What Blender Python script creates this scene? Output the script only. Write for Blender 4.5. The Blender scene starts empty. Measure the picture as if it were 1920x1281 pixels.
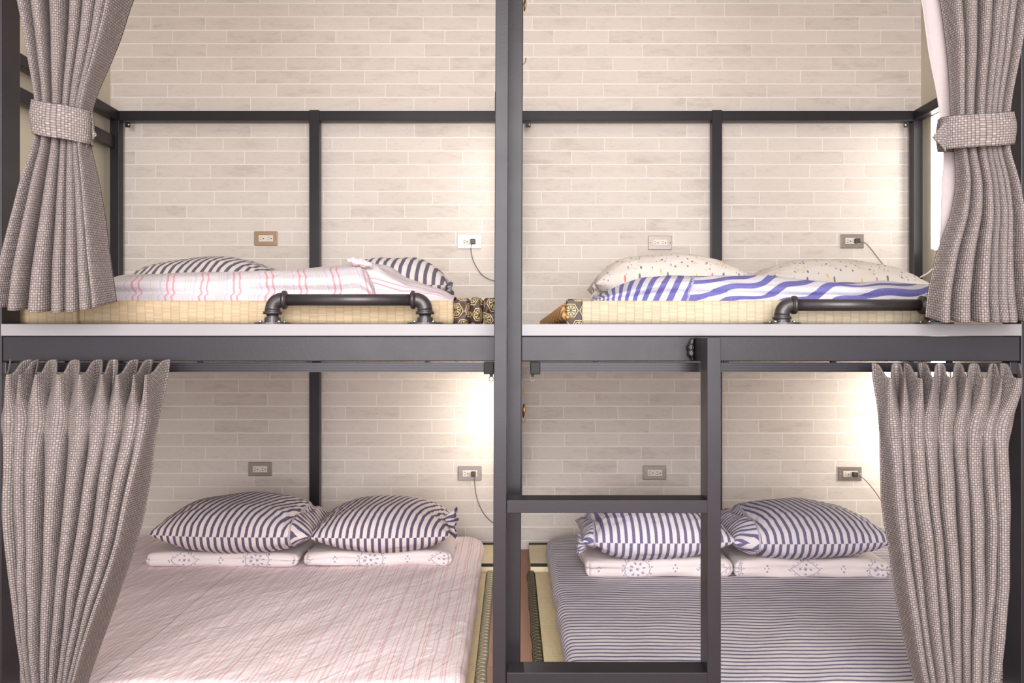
import bpy, bmesh, math, random
from mathutils import Vector, Matrix, noise
random.seed(7)
S = bpy.context.scene
C = S.collection
PI = math.pi
F = 1508.0          # focal length in pixels of the 1920 frame
EYE = 1.034         # eye height above the lower bunk floor
WALL = 4.0          # distance of the rear wall

# ------------------------------------------------------------ camera, world, light, exposure
cam = bpy.data.objects.new('camera', bpy.data.cameras.new('camera'))
C.objects.link(cam); S.camera = cam
cam.location = (0, 0, EYE); cam.rotation_euler = (PI/2, 0, 0)
cam.data.sensor_width = 36; cam.data.lens = 36*F/1920
cam.data.clip_start = .05
S.view_settings.view_transform = 'Standard'; S.view_settings.look = 'None'
S.view_settings.gamma = 1; S.view_settings.use_curve_mapping = False
S.view_settings.exposure = 0.69
w = bpy.data.worlds.new('world'); S.world = w; w.use_nodes = True
w.node_tree.nodes['Background'].inputs[0].default_value = (.98, .95, 1.0, 1)
w.node_tree.nodes['Background'].inputs[1].default_value = 1.4

def area(name, loc, target, sx, sy, power, col):
    l = bpy.data.lights.new(name, 'AREA'); l.shape = 'RECTANGLE'; l.size = sx; l.size_y = sy
    l.energy = power; l.color = col
    o = bpy.data.objects.new(name, l); C.objects.link(o); o.location = loc
    o.rotation_euler = (Vector(target)-Vector(loc)).to_track_quat('-Z', 'Y').to_euler()
    return o
area('front_fill', (0, -2.3, 1.4), (0, 3, .6), 3.4, 2.2, 160, (.98, .96, 1.0))  # unseen fill light behind the camera, added to brighten the lower bunks
area('overhead_fill', (0, -1.3, 2.68), (0, 2.6, .2), 3.2, 1.0, 70, (1, .97, .93))  # extra overhead fill, added to reach the lower mattresses below the deck edge
area('ceiling_lamp_near', (-.7, .3, 2.74), (-.7, .9, 0), 1.1, .5, 3, (1, .94, .88))
area('ceiling_lamp_near', (1.0, .3, 2.74), (1.0, .9, 0), 1.1, .5, 3, (1, .95, .9))
area('ceiling_lamp_bunk', (-1.0, 2.9, 2.74), (-1.0, 3.1, 0), 1.2, .4, 2.5, (1, .93, .85))
area('ceiling_lamp_bunk', (1.0, 2.9, 2.74), (1.0, 3.1, 0), 1.2, .4, 2.5, (1, .95, .9))

# ------------------------------------------------------------ node helpers
def lin(h):
    h = h.lstrip('#'); o = []
    for i in (0, 2, 4):
        c = int(h[i:i+2], 16)/255
        o.append(c/12.92 if c <= .04045 else ((c+.055)/1.055)**2.4)
    return (*o, 1)
class V:
    def __init__(s, m, k): s.m = m; s.k = k
    def _b(s, op, o, sw=False):
        n = s.m.nt.nodes.new('ShaderNodeMath'); n.operation = op
        a, b = (o, s) if sw else (s, o)
        for i, x in enumerate((a, b)):
            if x is None: continue
            if isinstance(x, V): s.m.nt.links.new(x.k, n.inputs[i])
            else: n.inputs[i].default_value = x
        return V(s.m, n.outputs[0])
    def __add__(s, o): return s._b('ADD', o)
    def __radd__(s, o): return s._b('ADD', o)
    def __sub__(s, o): return s._b('SUBTRACT', o)
    def __rsub__(s, o): return s._b('SUBTRACT', o, True)
    def __mul__(s, o): return s._b('MULTIPLY', o)
    def __rmul__(s, o): return s._b('MULTIPLY', o)
    def __truediv__(s, o): return s._b('DIVIDE', o)
    def __lt__(s, o): return s._b('LESS_THAN', o)
    def __gt__(s, o): return s._b('GREATER_THAN', o)
    def pow(s, o): return s._b('POWER', o)
    def mod(s, o): return s._b('FLOORED_MODULO', o)
    def min(s, o): return s._b('MINIMUM', o)
    def max(s, o): return s._b('MAXIMUM', o)
    def atan2(s, o): return s._b('ARCTAN2', o)
    def floor(s): return s._b('FLOOR', None)
    def frac(s): return s._b('FRACT', None)
    def sin(s): return s._b('SINE', None)
    def cos(s): return s._b('COSINE', None)
    def abs(s): return s._b('ABSOLUTE', None)
    def sqrt(s): return s._b('SQRT', None)
    def clamp(s): return s.max(0).min(1)
class Mat:
    def __init__(s, name, col='#808080', rough=.6, metal=0., spec=.5):
        s.mat = bpy.data.materials.new(name); s.mat.use_nodes = True; s.nt = s.mat.node_tree
        s.p = s.nt.nodes['Principled BSDF']
        s.p.inputs['Base Color'].default_value = lin(col); s.p.inputs['Roughness'].default_value = rough
        s.p.inputs['Metallic'].default_value = metal; s.p.inputs['Specular IOR Level'].default_value = spec
        s._tc = None
    def new(s, t): return s.nt.nodes.new(t)
    def coord(s, which='Object'):
        if not s._tc: s._tc = s.new('ShaderNodeTexCoord')
        return s._tc.outputs[which]
    def xyz(s, which='Object'):
        n = s.new('ShaderNodeSeparateXYZ'); s.nt.links.new(s.coord(which), n.inputs[0])
        return [V(s, n.outputs[i]) for i in range(3)]
    def comb(s, x, y, z=0):
        n = s.new('ShaderNodeCombineXYZ')
        for i, q in enumerate((x, y, z)):
            if isinstance(q, V): s.nt.links.new(q.k, n.inputs[i])
            else: n.inputs[i].default_value = q
        return n.outputs[0]
    def noise(s, vec, scale=5, detail=3, rough=.5, dist=0):
        n = s.new('ShaderNodeTexNoise'); n.inputs['Scale'].default_value = scale
        n.inputs['Detail'].default_value = detail; n.inputs['Roughness'].default_value = rough
        n.inputs['Distortion'].default_value = dist
        s.nt.links.new(vec, n.inputs['Vector']); return V(s, n.outputs['Fac'])
    def white(s, vec):
        n = s.new('ShaderNodeTexWhiteNoise'); n.noise_dimensions = '3D'
        s.nt.links.new(vec, n.inputs['Vector']); return V(s, n.outputs['Value']), n.outputs['Color']
    def mix(s, f, a, b):
        n = s.new('ShaderNodeMix'); n.data_type = 'RGBA'
        if isinstance(f, V): s.nt.links.new(f.k, n.inputs[0])
        else: n.inputs[0].default_value = f
        for i, c in ((6, a), (7, b)):
            if isinstance(c, str): n.inputs[i].default_value = lin(c)
            else: s.nt.links.new(c, n.inputs[i])
        return n.outputs[2]
    def color(s, c): s.nt.links.new(c, s.p.inputs['Base Color']); return s
    def rough(s, v): s.nt.links.new(v.k, s.p.inputs['Roughness'])
    def bump(s, v, dist=.002, strength=1.):
        n = s.new('ShaderNodeBump'); n.inputs['Distance'].default_value = dist; n.inputs['Strength'].default_value = strength
        s.nt.links.new(v.k, n.inputs['Height']); s.nt.links.new(n.outputs[0], s.p.inputs['Normal'])

# ------------------------------------------------------------ materials
def brick_mat():
    m = Mat('pale_brick_wallpaper', rough=.75, spec=.25)
    x, y, z = m.xyz()
    h, wd = .0668, .271
    zz = (z - 2.6485)/h
    row = zz.floor()
    r1, _ = m.white(m.comb(row, 3.7))
    xx = x/wd + row*.47 + r1*.2
    col = xx.floor()
    fz = zz.frac(); fx = xx.frac()
    mort = ((fz < .055).max(fz > .97)).max(fx < .013)
    rid, _ = m.white(m.comb(row, col, 1.3))
    pos = m.comb(x*1., z*2.2, rid*9)
    n1 = m.noise(m.comb(x*1., z*3.2, rid*9), 8, 6, .7)
    n2 = m.noise(pos, 45, 4, .6)
    base = m.mix(rid*.8, '#cbc2b9', '#c2b9af')
    blot = ((n1-.50)*6).clamp()*.6*(rid*.8+.15)
    base = m.mix(blot, base, '#a69b91')
    base = m.mix(((n2-.55)*6).clamp()*.3, base, '#aba096')
    c = m.mix(mort, base, '#dbd4cc')
    m.color(c)
    m.bump(mort*-.4 + n2*.3, .0015, .5)
    return m.mat
def plain(name, col, rough=.6, metal=0., spec=.5, var=.06, scale=20, bump=0):
    m = Mat(name, col, rough, metal, spec)
    n = m.noise(m.coord(), scale, 4)
    d = '#%02x%02x%02x' % tuple(max(0, int(int(col[i:i+2], 16)*(1-var*2))) for i in (1, 3, 5))
    m.color(m.mix(n, col, d))
    if bump: m.bump(n, bump, 1)
    return m.mat
def steel_paint():
    m = Mat('charcoal_powder_coated_steel', '#201d21', .33, 0.0, .28)
    n = m.noise(m.coord(), 9, 5, .6)
    n2 = m.noise(m.coord(), 160, 2)
    m.color(m.mix(n, '#262327', '#1b181c'))
    m.rough(n*.14 + .27)
    m.bump(n2, .0003, .5)
    return m.mat
def weave_mat():
    m = Mat('taupe_basket_weave', rough=.95, spec=.1)
    u, v, _ = m.xyz('UV')
    c = .0060
    U = u/c; Vv = v/c
    cu = U.floor(); cv = Vv.floor()
    rnd, _ = m.white(m.comb(cu, cv, 2.))
    par = (cu + cv).mod(2)
    # warp or weft on top, each crossing bulges
    hx = (U.frac()*PI).sin(); hy = (Vv.frac()*PI).sin()
    h = (hx*hy).sqrt()
    fine = m.noise(m.comb(u*par + u*.2, v*(1-par) + v*.2), 1800, 2)
    big = m.noise(m.comb(u, v), 14, 3)
    dark = ((.62-h)*2.2).clamp()
    base = m.mix(rnd, '#7d7674', '#948c8a')
    base = m.mix(par*.55, base, '#645c59')
    base = m.mix(((fine-.5)*3).clamp()*.35, base, '#a9a19f')
    base = m.mix(dark*.9, base, '#3a3432')
    base = m.mix(big*.2, base, '#9a8c84')
    m.color(base)
    m.bump(h + par*.3 + fine*.2, .0022, .9)
    return m.mat
def stripe_mat(name, axis, period, duty, ca, cb, coord='UV', shift=False, wob=.002, dark2=None):
    m = Mat(name, rough=.85, spec=.15)
    X = m.xyz(coord)
    q = X[axis] + (m.noise(m.coord(coord), 9, 2)-.5)*wob*2
    if shift: q = q + (X[2] < 0)*period*.4 if coord != 'UV' else q
    f = (q/period).frac()
    th = m.noise(m.coord(coord), 700, 2)
    st = ((f < duty))
    dk = cb
    if dark2:
        dk = m.mix(m.noise(m.coord('Object'), 3, 1), cb, dark2)
    c = m.mix(st, ca, dk)
    c = m.mix(((th-.45)*3).clamp()*.18, c, '#f2edf0')
    m.color(c)
    wr = m.noise(m.coord('Object'), 16, 4, .55, .6)
    m.bump(wr + th*.05, .012, .55)
    return m.mat
def pink_sheet():
    m = Mat('pink_and_cream_fine_striped_cotton', rough=.85, spec=.15)
    x, y, z = m.xyz()
    q = x + (m.noise(m.coord(), 5, 2)-.5)*.012
    def band(p, o, d): return ((q/p + o).frac() < d)
    pink = band(.041, 0, .10).max(band(.041, .3, .06)).max(band(.067, .5, .05))
    rose = band(.023, .2, .09)
    grey = band(.053, .1, .05)
    c = m.mix(pink*.48, '#e6d8d8', '#cc918e')
    c = m.mix(rose*.22, c, '#cf9a92')
    c = m.mix(grey*.3, c, '#9a9298')
    m.color(c)
    w1 = m.noise(m.comb(x*2.4 - y*1.2, y*.7 + x*.4, z), 9, 5, .6, .8)
    w2 = m.noise(m.coord(), 38, 3, .5)
    m.bump(w1 + w2*.12, .016, .6)
    return m.mat
def tartan_duvet():
    m = Mat('white_cotton_with_pink_grey_stripes', rough=.85, spec=.15)
    u, v, _ = m.xyz('UV')
    q = u + (m.noise(m.coord('UV'), 8, 2)-.5)*.012
    P = .098
    f = (q/P).frac()
    def b(a, wd): return ((f-a).abs() < wd)
    pink = b(.62, .03).max(b(.80, .026))
    rose = b(.30, .016)
    gry = b(.42, .022)
    yel = b(.14, .010).max(b(.22, .008))
    c = m.mix(pink*.75, '#b7b3b6', '#bd747d')
    c = m.mix(rose*.5, c, '#c59aa6')
    c = m.mix(gry*.6, c, '#a19bac')
    c = m.mix(yel*.6, c, '#a49c7e')
    m.color(c)
    w1 = m.noise(m.coord('Object'), 7, 4, .55, .5)
    m.bump(w1, .02, .6)
    return m.mat
def dotted():
    m = Mat('white_cotton_with_terrazzo_flecks', rough=.85, spec=.15)
    vo = m.new('ShaderNodeTexVoronoi'); vo.inputs['Scale'].default_value = 70; vo.inputs['Randomness'].default_value = 1
    m.nt.links.new(m.coord('UV'), vo.inputs['Vector'])
    d = V(m, vo.outputs['Distance'])
    sp = m.new('ShaderNodeSeparateColor'); m.nt.links.new(vo.outputs['Color'], sp.inputs[0])
    r = V(m, sp.outputs[0]); g = V(m, sp.outputs[1]); b = V(m, sp.outputs[2])
    spot = (d < (b*.16 + .17))
    c = m.mix((r > .35), '#5a5f78', '#c9605a'); c = m.mix((r > .5), c, '#4c4a50')
    c = m.mix((r > .68), c, '#cfa75a'); c = m.mix((r > .8), c, '#7f9a92')
    c = m.mix(spot*((g > .2)*.85), '#cbc4bc', c)
    m.color(c)
    m.bump(m.noise(m.coord('Object'), 9, 3), .012, .5)
    return m.mat
def medallion():
    m = Mat('cream_cotton_with_blue_medallions', rough=.85, spec=.15)
    x, y, z = m.xyz('UV')
    P = .30
    ix = (x/P).floor()
    px = ((x/P).frac()-.5)*P; pz = z*0 + y
    r = (px*px + pz*pz).sqrt(); a = pz.atan2(px)
    even = (ix.mod(2) < .5)
    # rosette: ring of petals plus dots; lozenge: diamond outline plus dots
    ring = ((r-.047 - (a*9).cos().abs()*.004).abs() < .0016)
    pet = ((r-.026).abs() < .006)*((a*8).sin() > .35)
    dots = ((r-.058).abs() < .0032)*((a*14).sin() > .65)
    core = (r < .006)
    ros = ring.max(pet).max(dots).max(core)
    dm = px.abs() + pz.abs()*1.25
    loz = ((dm-.056).abs() < .0022).max(((dm-.068).abs() < .003)*((a*16).sin() > .5)).max((r < .006)).max(((r-.02).abs() < .004)*((a*4).cos() > .7))
    pat = ros*even + loz*(1-even)
    qx = ((x/P + .5).frac()-.5)*P
    rr = (qx*qx*2 + pz*pz).sqrt()
    small = ((rr-.011).abs() < .0035)*((pz.atan2(qx)*4).cos() > .2)
    pat = pat.max(small)
    c = m.mix(pat*.72, '#d5c9c6', '#5f6392')
    m.color(c)
    m.bump(m.noise(m.coord('Object'), 12, 4, .5, .5), .012, .5)
    return m.mat
def tatami(name, ca, cb, rib=.0235):
    m = Mat(name, rough=.8, spec=.2)
    x, y, z = m.xyz()
    f = (x/rib).frac(); r1, _ = m.white(m.comb((x/rib).floor(), (z/.0032).floor(), (y/.5).floor()))
    gro = ((f-.5).abs()*2).pow(8)
    n = m.noise(m.comb(x*.15, y*.3, z*9), 30, 3)
    lines = ((z/.0032).frac() < .25)*(r1 > .45)
    big = m.noise(m.coord(), 6, 3)
    c = m.mix(r1*.5, ca, cb)
    c = m.mix(gro*.3, c, '#76653f'); c = m.mix(lines*.30, c, '#76663f')
    c = m.mix(((big-.5)*2).clamp()*.4, c, '#b39a78')
    m.color(c)
    m.bump(gro*-1 + n*.5 + lines*-.3, .0014, .6)
    return m.mat
def tatami_top():
    m = Mat('pale_rush_weave', rough=.7, spec=.25)
    x, y, z = m.xyz()
    r1, _ = m.white(m.comb((x/.004).floor(), (y/.03).floor()))
    g = ((y/.016).frac() < .12)
    c = m.mix(r1*.6, '#e2d2aa', '#d3c096'); c = m.mix(g*.35, c, '#94814c')
    m.color(c); m.bump(r1, .0008, .6)
    return m.mat
def rope_side():
    m = Mat('brown_coiled_straw', rough=.8)
    x, y, z = m.xyz()
    f = ((y + z*.35)/.03).frac()
    n = m.noise(m.comb(y*.4, z*2), 60, 3)
    c = m.mix(((f-.5).abs()*2).pow(3), '#b98a55', '#5d3d22'); c = m.mix(n*.5, c, '#c79a66')
    m.color(c); m.bump((f*PI).sin() + n*.2, .006, 1)
    return m.mat
def brocade():
    m = Mat('black_and_gold_brocade', rough=.55, spec=.4)
    u, v, _ = m.xyz('UV')
    P = .044
    row = (v/P).floor()
    a = ((u/P + row*.5).frac()-.5)*P; b = ((v/P).frac()-.5)*P
    r = (a*a + b*b).sqrt(); t = b.atan2(a)
    hexr = (a.abs()*.866 + b.abs()*.5).max(b.abs())
    hx = ((hexr-.0172).abs() < .0009)
    petal = (r < .0115)*(r > .0035)*((t*4).cos().abs() > .80)
    rim = ((r-.0130).abs() < .0007)
    pat = hx.max(petal).max(rim)
    n, _ = m.white(m.comb((u/.0007).floor(), (v/.0007).floor()))
    c = m.mix(m.noise(m.coord('UV'), 25, 1), '#2b2527', '#4a3630')
    c = m.mix(pat*(n*.3+.7), c, '#cdb67c')
    m.color(c); m.bump(pat, .0008, .6)
    return m.mat
def border_mat(name, light, dark, amt):
    m = Mat(name, rough=.8)
    x, y, z = m.xyz('UV')     # x across 0..1, y along metres
    f = (y/.036).frac()
    zig = ((f*2-1).abs() - x).abs()
    blob = ((x-.5).abs()*2).pow(2) + ((f-.5).abs()*2).pow(2)
    n = m.noise(m.coord('Object'), 90, 2)
    pat = ((zig < .22).max((blob-.75).abs() < .16)).max(((x-.5).abs() > .44))
    c = m.mix(pat*amt, light, dark); c = m.mix(n*.25, c, dark)
    m.color(c); return m.mat
def wood_floor():
    m = Mat('red_brown_wood_floor', rough=.45)
    x, y, z = m.xyz()
    pid, _ = m.white(m.comb((x/.09).floor(), (y/.9).floor()))
    n = m.noise(m.comb(x*8, y*.8, pid*5), 5, 5, .6, 1.2)
    gap = ((x/.09).frac() < .02).max((y/.9).frac() < .003)
    c = m.mix(n, '#a8785a', '#7c5238'); c = m.mix(gap*.7, c, '#3c281c')
    m.color(c); m.bump(gap*-1, .001, .5)
    return m.mat
def brushed(name, col, rough=.32):
    m = Mat(name, col, rough, 1.0)
    x, y, z = m.xyz()
    n = m.noise(m.comb(x*2, y, z*60), 20, 3)
    m.rough(n*.2 + rough-.1)
    return m.mat
def emis(name, col, k):
    m = Mat(name, '#ffffff'); m.p.inputs['Emission Color'].default_value = lin(col); m.p.inputs['Emission Strength'].default_value = k
    return m.mat

M = dict(
    brick=brick_mat(), steel=steel_paint(), weave=weave_mat(),
    sidewall=plain('beige_painted_panel', '#cbc2ae', .55, var=.03, scale=3),
    ceil=plain('white_ceiling_paint', '#d8d4cc', .9, var=.02),
    floor=wood_floor(),
    deck=plain('white_laminate_board', '#7e7c7d', .4, var=.02, scale=8),
    black=plain('black_plastic', '#121213', .45, spec=.2, var=.1),
    iron=plain('black_iron_pipe', '#3a3637', .34, .35, .6, .12, 60, .0004),
    weld=plain('black_glossy_weld', '#161516', .15, .2, .9, .2, 300, .002),
    lining=plain('white_blackout_lining', '#a39a99', .8, var=.03, scale=90, bump=.0004),
    alu=plain('dark_anodised_track', '#232025', .3, .1, .3, .05),
    chrome=brushed('brushed_steel_plate', '#877e79', .45), bright=brushed('polished_steel_plate', '#beb8b4', .35),
    bronze=brushed('bronze_tinted_plate', '#8a725c', .4),
    bakelite=plain('ivory_socket_plastic', '#cfc8bb', .45, var=.02),
    slot=plain('dark_socket_slot', '#2a2522', .6),
    plug=plain('dark_brown_plug', '#3a302a', .45),
    cord=plain('grey_flex', '#6a625c', .6),
    wcord=plain('white_flex', '#d8d4ce', .5),
    brass=brushed('aged_brass', '#8a6a45', .35),
    zinc=brushed('zinc_plated_bolt', '#c8c2a8', .3),
    lamp=emis('lit_led_diffuser', '#fffaf4', 4.6), lamp_low=emis('lit_led_diffuser_lower', '#fff5e8', 19),
    whitepl=plain('white_plastic', '#dcdad6', .4, var=.02),
    pillow_navy=stripe_mat('navy_and_cream_ticking', 0, .0292, .42, '#cdbfbd', '#473e48', dark2='#4c4764'),
    pillow_blue=stripe_mat('blue_and_cream_ticking', 0, .0292, .42, '#cfc6c8', '#5d5a86', dark2='#5c5668'),
    pillow_grey=stripe_mat('grey_and_cream_ticking', 0, .034, .44, '#cbc3c0', '#5a545a', dark2='#4d4a60'),
    sheet_stripe=stripe_mat('grey_blue_striped_jersey', 1, .0272, .36, '#cdc5c6', '#5e5a66', 'Object', dark2='#5c597c', wob=.003),
    sheet_pink=pink_sheet(), duvet_pink=tartan_duvet(),
    duvet_blue=stripe_mat('blue_and_white_wide_striped_cotton', 0, .036, .48, '#b6b4b9', '#57548f', wob=.003),
    dotted=dotted(), medallion=medallion(),
    tatami=tatami('golden_tatami_rush_edge', '#a8967b', '#988467'),
    tatami_pale=tatami('pale_tatami_rush_edge', '#aa9f89', '#9f947c'),
    tatami_top=tatami_top(), rope=rope_side(), brocade=brocade(),
    border_dark=border_mat('black_braided_border', '#8b7f5c', '#1f1b1a', .95),
    border_light=border_mat('cream_patterned_border', '#ddd2b2', '#5a5248', .75),
    darktrim=plain('black_cloth_edging', '#2a2624', .8),
    matcream=plain('smooth_straw_panel', '#eadcb4', .6, var=.06, scale=12),
)

# ------------------------------------------------------------ object helpers
def tag(o, label=None, cat=None, group=None, kind=None):
    if label: o['label'] = label
    if cat: o['category'] = cat
    if group: o['group'] = group
    if kind: o['kind'] = kind
    return o
def empty(name, loc, label=None, cat=None, group=None):
    o = bpy.data.objects.new(name, None); C.objects.link(o); o.location = loc; o.empty_display_size = .05
    return tag(o, label, cat, group)
def obj(name, bm, mat, parent=None, loc=(0, 0, 0), smooth=False, bevel=0, mats=None):
    me = bpy.data.meshes.new(name); bm.normal_update(); bm.to_mesh(me); bm.free()
    o = bpy.data.objects.new(name, me); C.objects.link(o)
    for k in (mats or [mat]): me.materials.append(k)
    if parent:
        o.parent = parent
        # children are written in world coordinates; bring them into the parent's space
        off = Vector((0, 0, 0)); p = parent
        while p: off += p.location; p = p.parent
        me.transform(Matrix.Translation(Vector(loc)-off))
    else: o.location = loc
    if smooth:
        for f in me.polygons: f.use_smooth = True
    if bevel:
        b = o.modifiers.new('bevel', 'BEVEL'); b.width = bevel; b.segments = 2; b.limit_method = 'ANGLE'
    return o
def box(bm, x0, x1, y0, y1, z0, z1):
    v = [bm.verts.new((x, y, z)) for x in (x0, x1) for y in (y0, y1) for z in (z0, z1)]
    for f in ((0, 1, 3, 2), (4, 6, 7, 5), (0, 4, 5, 1), (2, 3, 7, 6), (0, 2, 6, 4), (1, 5, 7, 3)):
        bm.faces.new([v[i] for i in f])
    return v
def Box(name, mat, x0, x1, y0, y1, z0, z1, parent=None, bevel=0):
    bm = bmesh.new(); 
    if parent is None:
        cx, cy, cz = (x0+x1)/2, (y0+y1)/2, z0
        box(bm, x0-cx, x1-cx, y0-cy, y1-cy, 0, z1-z0); return obj(name, bm, mat, None, (cx, cy, cz), bevel=bevel)
    box(bm, x0, x1, y0, y1, z0, z1); return obj(name, bm, mat, parent, bevel=bevel)
def tube(bm, pts, r, n=12, cap=True):
    pts = [Vector(p) for p in pts]; rs = r if isinstance(r, (list, tuple)) else [r]*len(pts)
    up = Vector((.13, .27, .95)); rings = []
    prev = None
    for i, p in enumerate(pts):
        t = (pts[min(i+1, len(pts)-1)] - pts[max(i-1, 0)])
        t.normalize()
        a = (prev if prev is not None else up); a = (a - t*a.dot(t))
        if a.length < 1e-5: a = Vector((1, 0, 0)) - t*t.x
        a.normalize(); prev = a; b = t.cross(a)
        rings.append([bm.verts.new(p + (a*math.cos(2*PI*k/n) + b*math.sin(2*PI*k/n))*rs[i]) for k in range(n)])
    for A, B in zip(rings, rings[1:]):
        for k in range(n): bm.faces.new((A[k], A[(k+1) % n], B[(k+1) % n], B[k]))
    if cap: bm.faces.new(rings[0][::-1]); bm.faces.new(rings[-1])
def Tube(name, mat, pts, r, parent=None, n=12):
    bm = bmesh.new()
    if parent is None:
        o = Vector(pts[0]); tube(bm, [Vector(p)-o for p in pts], r, n); return obj(name, bm, mat, None, o, smooth=True)
    tube(bm, pts, r, n); return obj(name, bm, mat, parent, smooth=True)
def smooth_path(pts, k=8):
    pts = [Vector(p) for p in pts]; out = []
    P = [pts[0]] + pts + [pts[-1]]
    for i in range(1, len(P)-2):
        for s in range(k):
            t = s/k; a, b, c, d = P[i-1], P[i], P[i+1], P[i+2]
            out.append(.5*((2*b)+(-a+c)*t+(2*a-5*b+4*c-d)*t*t+(-a+3*b-3*c+d)*t**3))
    out.append(pts[-1]); return out
def at(px, py, Y): return Vector(((px-960)/F*Y, Y, EYE+(640-py)/F*Y))
def X(px, Y): return (px-960)/F*Y
def Z(py, Y): return EYE+(640-py)/F*Y
def grid(bm, nu, nv, fn, uvf=None, wrap=False):
    vs = [[bm.verts.new(fn(i/nu, j/nv)) for j in range(nv+1)] for i in range(nu+1)]
    uvl = bm.loops.layers.uv.verify() if uvf else None
    for i in range(nu):
        for j in range(nv):
            f = bm.faces.new((vs[i][j], vs[i+1][j], vs[i+1][j+1], vs[i][j+1])); f.smooth = True
            if uvf:
                for lp, (a, b) in zip(f.loops, ((i, j), (i+1, j), (i+1, j+1), (i, j+1))): lp[uvl].uv = uvf(a, b, vs)
    return vs
def softbox(sx, sy, sz, r, R=None, n=(60, 60, 8), disp=None, uvf=None):
    """rounded cushion: half sizes, edge radius r, plan corner radius R, displaced along z and normals"""
    bm = bmesh.new(); cache = {}
    def q(x, y, z):
        c = Vector((max(-(sx-r), min(sx-r, x)), max(-(sy-r), min(sy-r, y)), max(-(sz-r), min(sz-r, z))))
        d = Vector((x, y, z))-c
        if d.length > 1e-9: d = d.normalized()*r
        p = c+d
        if R:
            ex, ey = abs(p.x)-(sx-R), abs(p.y)-(sy-R)
            if ex > 0 and ey > 0:
                l = math.hypot(ex, ey); k = max(ex, ey)/l
                p.x = math.copysign(sx-R+ex*k, p.x); p.y = math.copysign(sy-R+ey*k, p.y)
        if disp: p = p + disp(p)
        return p
    def lin_(n_, s_):   # more rows near the edges
        a = []
        for i in range(n_+1):
            t = i/n_*2-1
            a.append(s_*math.copysign(1-(1-abs(t))**1.35, t))
        return a
    xs, ys, zs = lin_(n[0], sx), lin_(n[1], sy), lin_(n[2], sz)
    def V_(x, y, z):
        k = (round(x, 6), round(y, 6), round(z, 6))
        if k not in cache: cache[k] = bm.verts.new(q(x, y, z))
        return cache[k]
    uvl = bm.loops.layers.uv.verify()
    def quad(a):
        f = bm.faces.new([V_(*p) for p in a]); f.smooth = True
        if uvf:
            for lp, p in zip(f.loops, a): lp[uvl].uv = uvf(*p)
    for i in range(n[0]):
        for j in range(n[1]):
            quad([(xs[i], ys[j], sz), (xs[i+1], ys[j], sz), (xs[i+1], ys[j+1], sz), (xs[i], ys[j+1], sz)])
            quad([(xs[i], ys[j+1], -sz), (xs[i+1], ys[j+1], -sz), (xs[i+1], ys[j], -sz), (xs[i], ys[j], -sz)])
        for k in range(n[2]):
            quad([(xs[i], -sy, zs[k]), (xs[i+1], -sy, zs[k]), (xs[i+1], -sy, zs[k+1]), (xs[i], -sy, zs[k+1])])
            quad([(xs[i], sy, zs[k+1]), (xs[i+1], sy, zs[k+1]), (xs[i+1], sy, zs[k]), (xs[i], sy, zs[k])])
    for j in range(n[1]):
        for k in range(n[2]):
            quad([(sx, ys[j], zs[k]), (sx, ys[j+1], zs[k]), (sx, ys[j+1], zs[k+1]), (sx, ys[j], zs[k+1])])
            quad([(-sx, ys[j], zs[k+1]), (-sx, ys[j+1], zs[k+1]), (-sx, ys[j+1], zs[k]), (-sx, ys[j], zs[k])])
    return bm
def interp(tab, x, j=1):
    if x <= tab[0][0]: return tab[0][j]
    for a, b in zip(tab, tab[1:]):
        if x <= b[0]:
            t = (x-a[0])/(b[0]-a[0]); t = t*t*(3-2*t) if j == 9 else t
            return a[j]+(b[j]-a[j])*t
    return tab[-1][j]
def sinterp(tab, x, j=1):
    e = 12
    return sum(interp(tab, x+d*e, j)*k for d, k in ((-2, 1), (-1, 2), (0, 3), (1, 2), (2, 1)))/9

# ------------------------------------------------------------ the room
YF = 2.083          # front plane of the bunk
LW, RW = -1.997, 2.034
def struct(name, mat, *b): o = Box(name, mat, *b); o['kind'] = 'structure'; return o
struct('wall_rear', M['brick'], LW-.1, RW+.1, WALL, WALL+.1, -.1, 2.85)
bpy.data.objects['wall_rear'].location = (0, 0, 0)
bpy.data.objects['wall_rear'].data.transform(Matrix.Translation(((LW+RW)/2, WALL+.05, -.1)))
struct('wall_left', M['sidewall'], LW-.1, LW, 1.2, WALL, -.1, 2.85)
struct('wall_right', M['sidewall'], RW, RW+.1, 1.2, WALL, -.1, 2.85)
struct('floor', M['floor'], -3.2, 3.2, -2.5, WALL, -.1, 0)
struct('ceiling', M['ceil'], LW-.1, RW+.1, -.6, WALL, 2.75, 2.85)

# ------------------------------------------------------------ bunk frame
fr = empty('bunk_bed_frame', (0, YF, 0), 'charcoal steel double bunk bed frame of square tubing standing against the pale brick wall', 'bed frame')
def fbox(name, *b, bev=.0025): return Box(name, M['steel'], *b, parent=fr, bevel=bev)
XL, XR = X(3, YF), X(1914.5, YF)
XC0, XC1 = -.022, .026
fbox('post', XL-.04, XL, YF, YF+.08, 0, 2.72)
fbox('post', XR, XR+.04, YF, YF+.08, 0, 2.72)
bmc = bmesh.new(); v = box(bmc, XC0, XC1, YF, YF+.08, 0, 2.72)
for q in v: q.co.x += (q.co.z-1.034)*.0022*2 - .0005
obj('post', bmc, M['steel'], fr, bevel=.0025)
zb0, zb1 = Z(677.5, YF), Z(630, YF)
fbox('front_beam', XL, XC0+.002, YF+.003, YF+.043, zb0, zb1)
fbox('front_beam', XC1-.002, XR, YF+.003, YF+.043, zb0, zb1)
fbox('front_beam', XL, XR, YF+.01, YF+.05, 2.66, 2.72)
ZR0, ZR1 = Z(225.5, 3.93), Z(207, 3.93)
RL, RR = X(223, 3.93), X(1713, 3.93)
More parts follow.
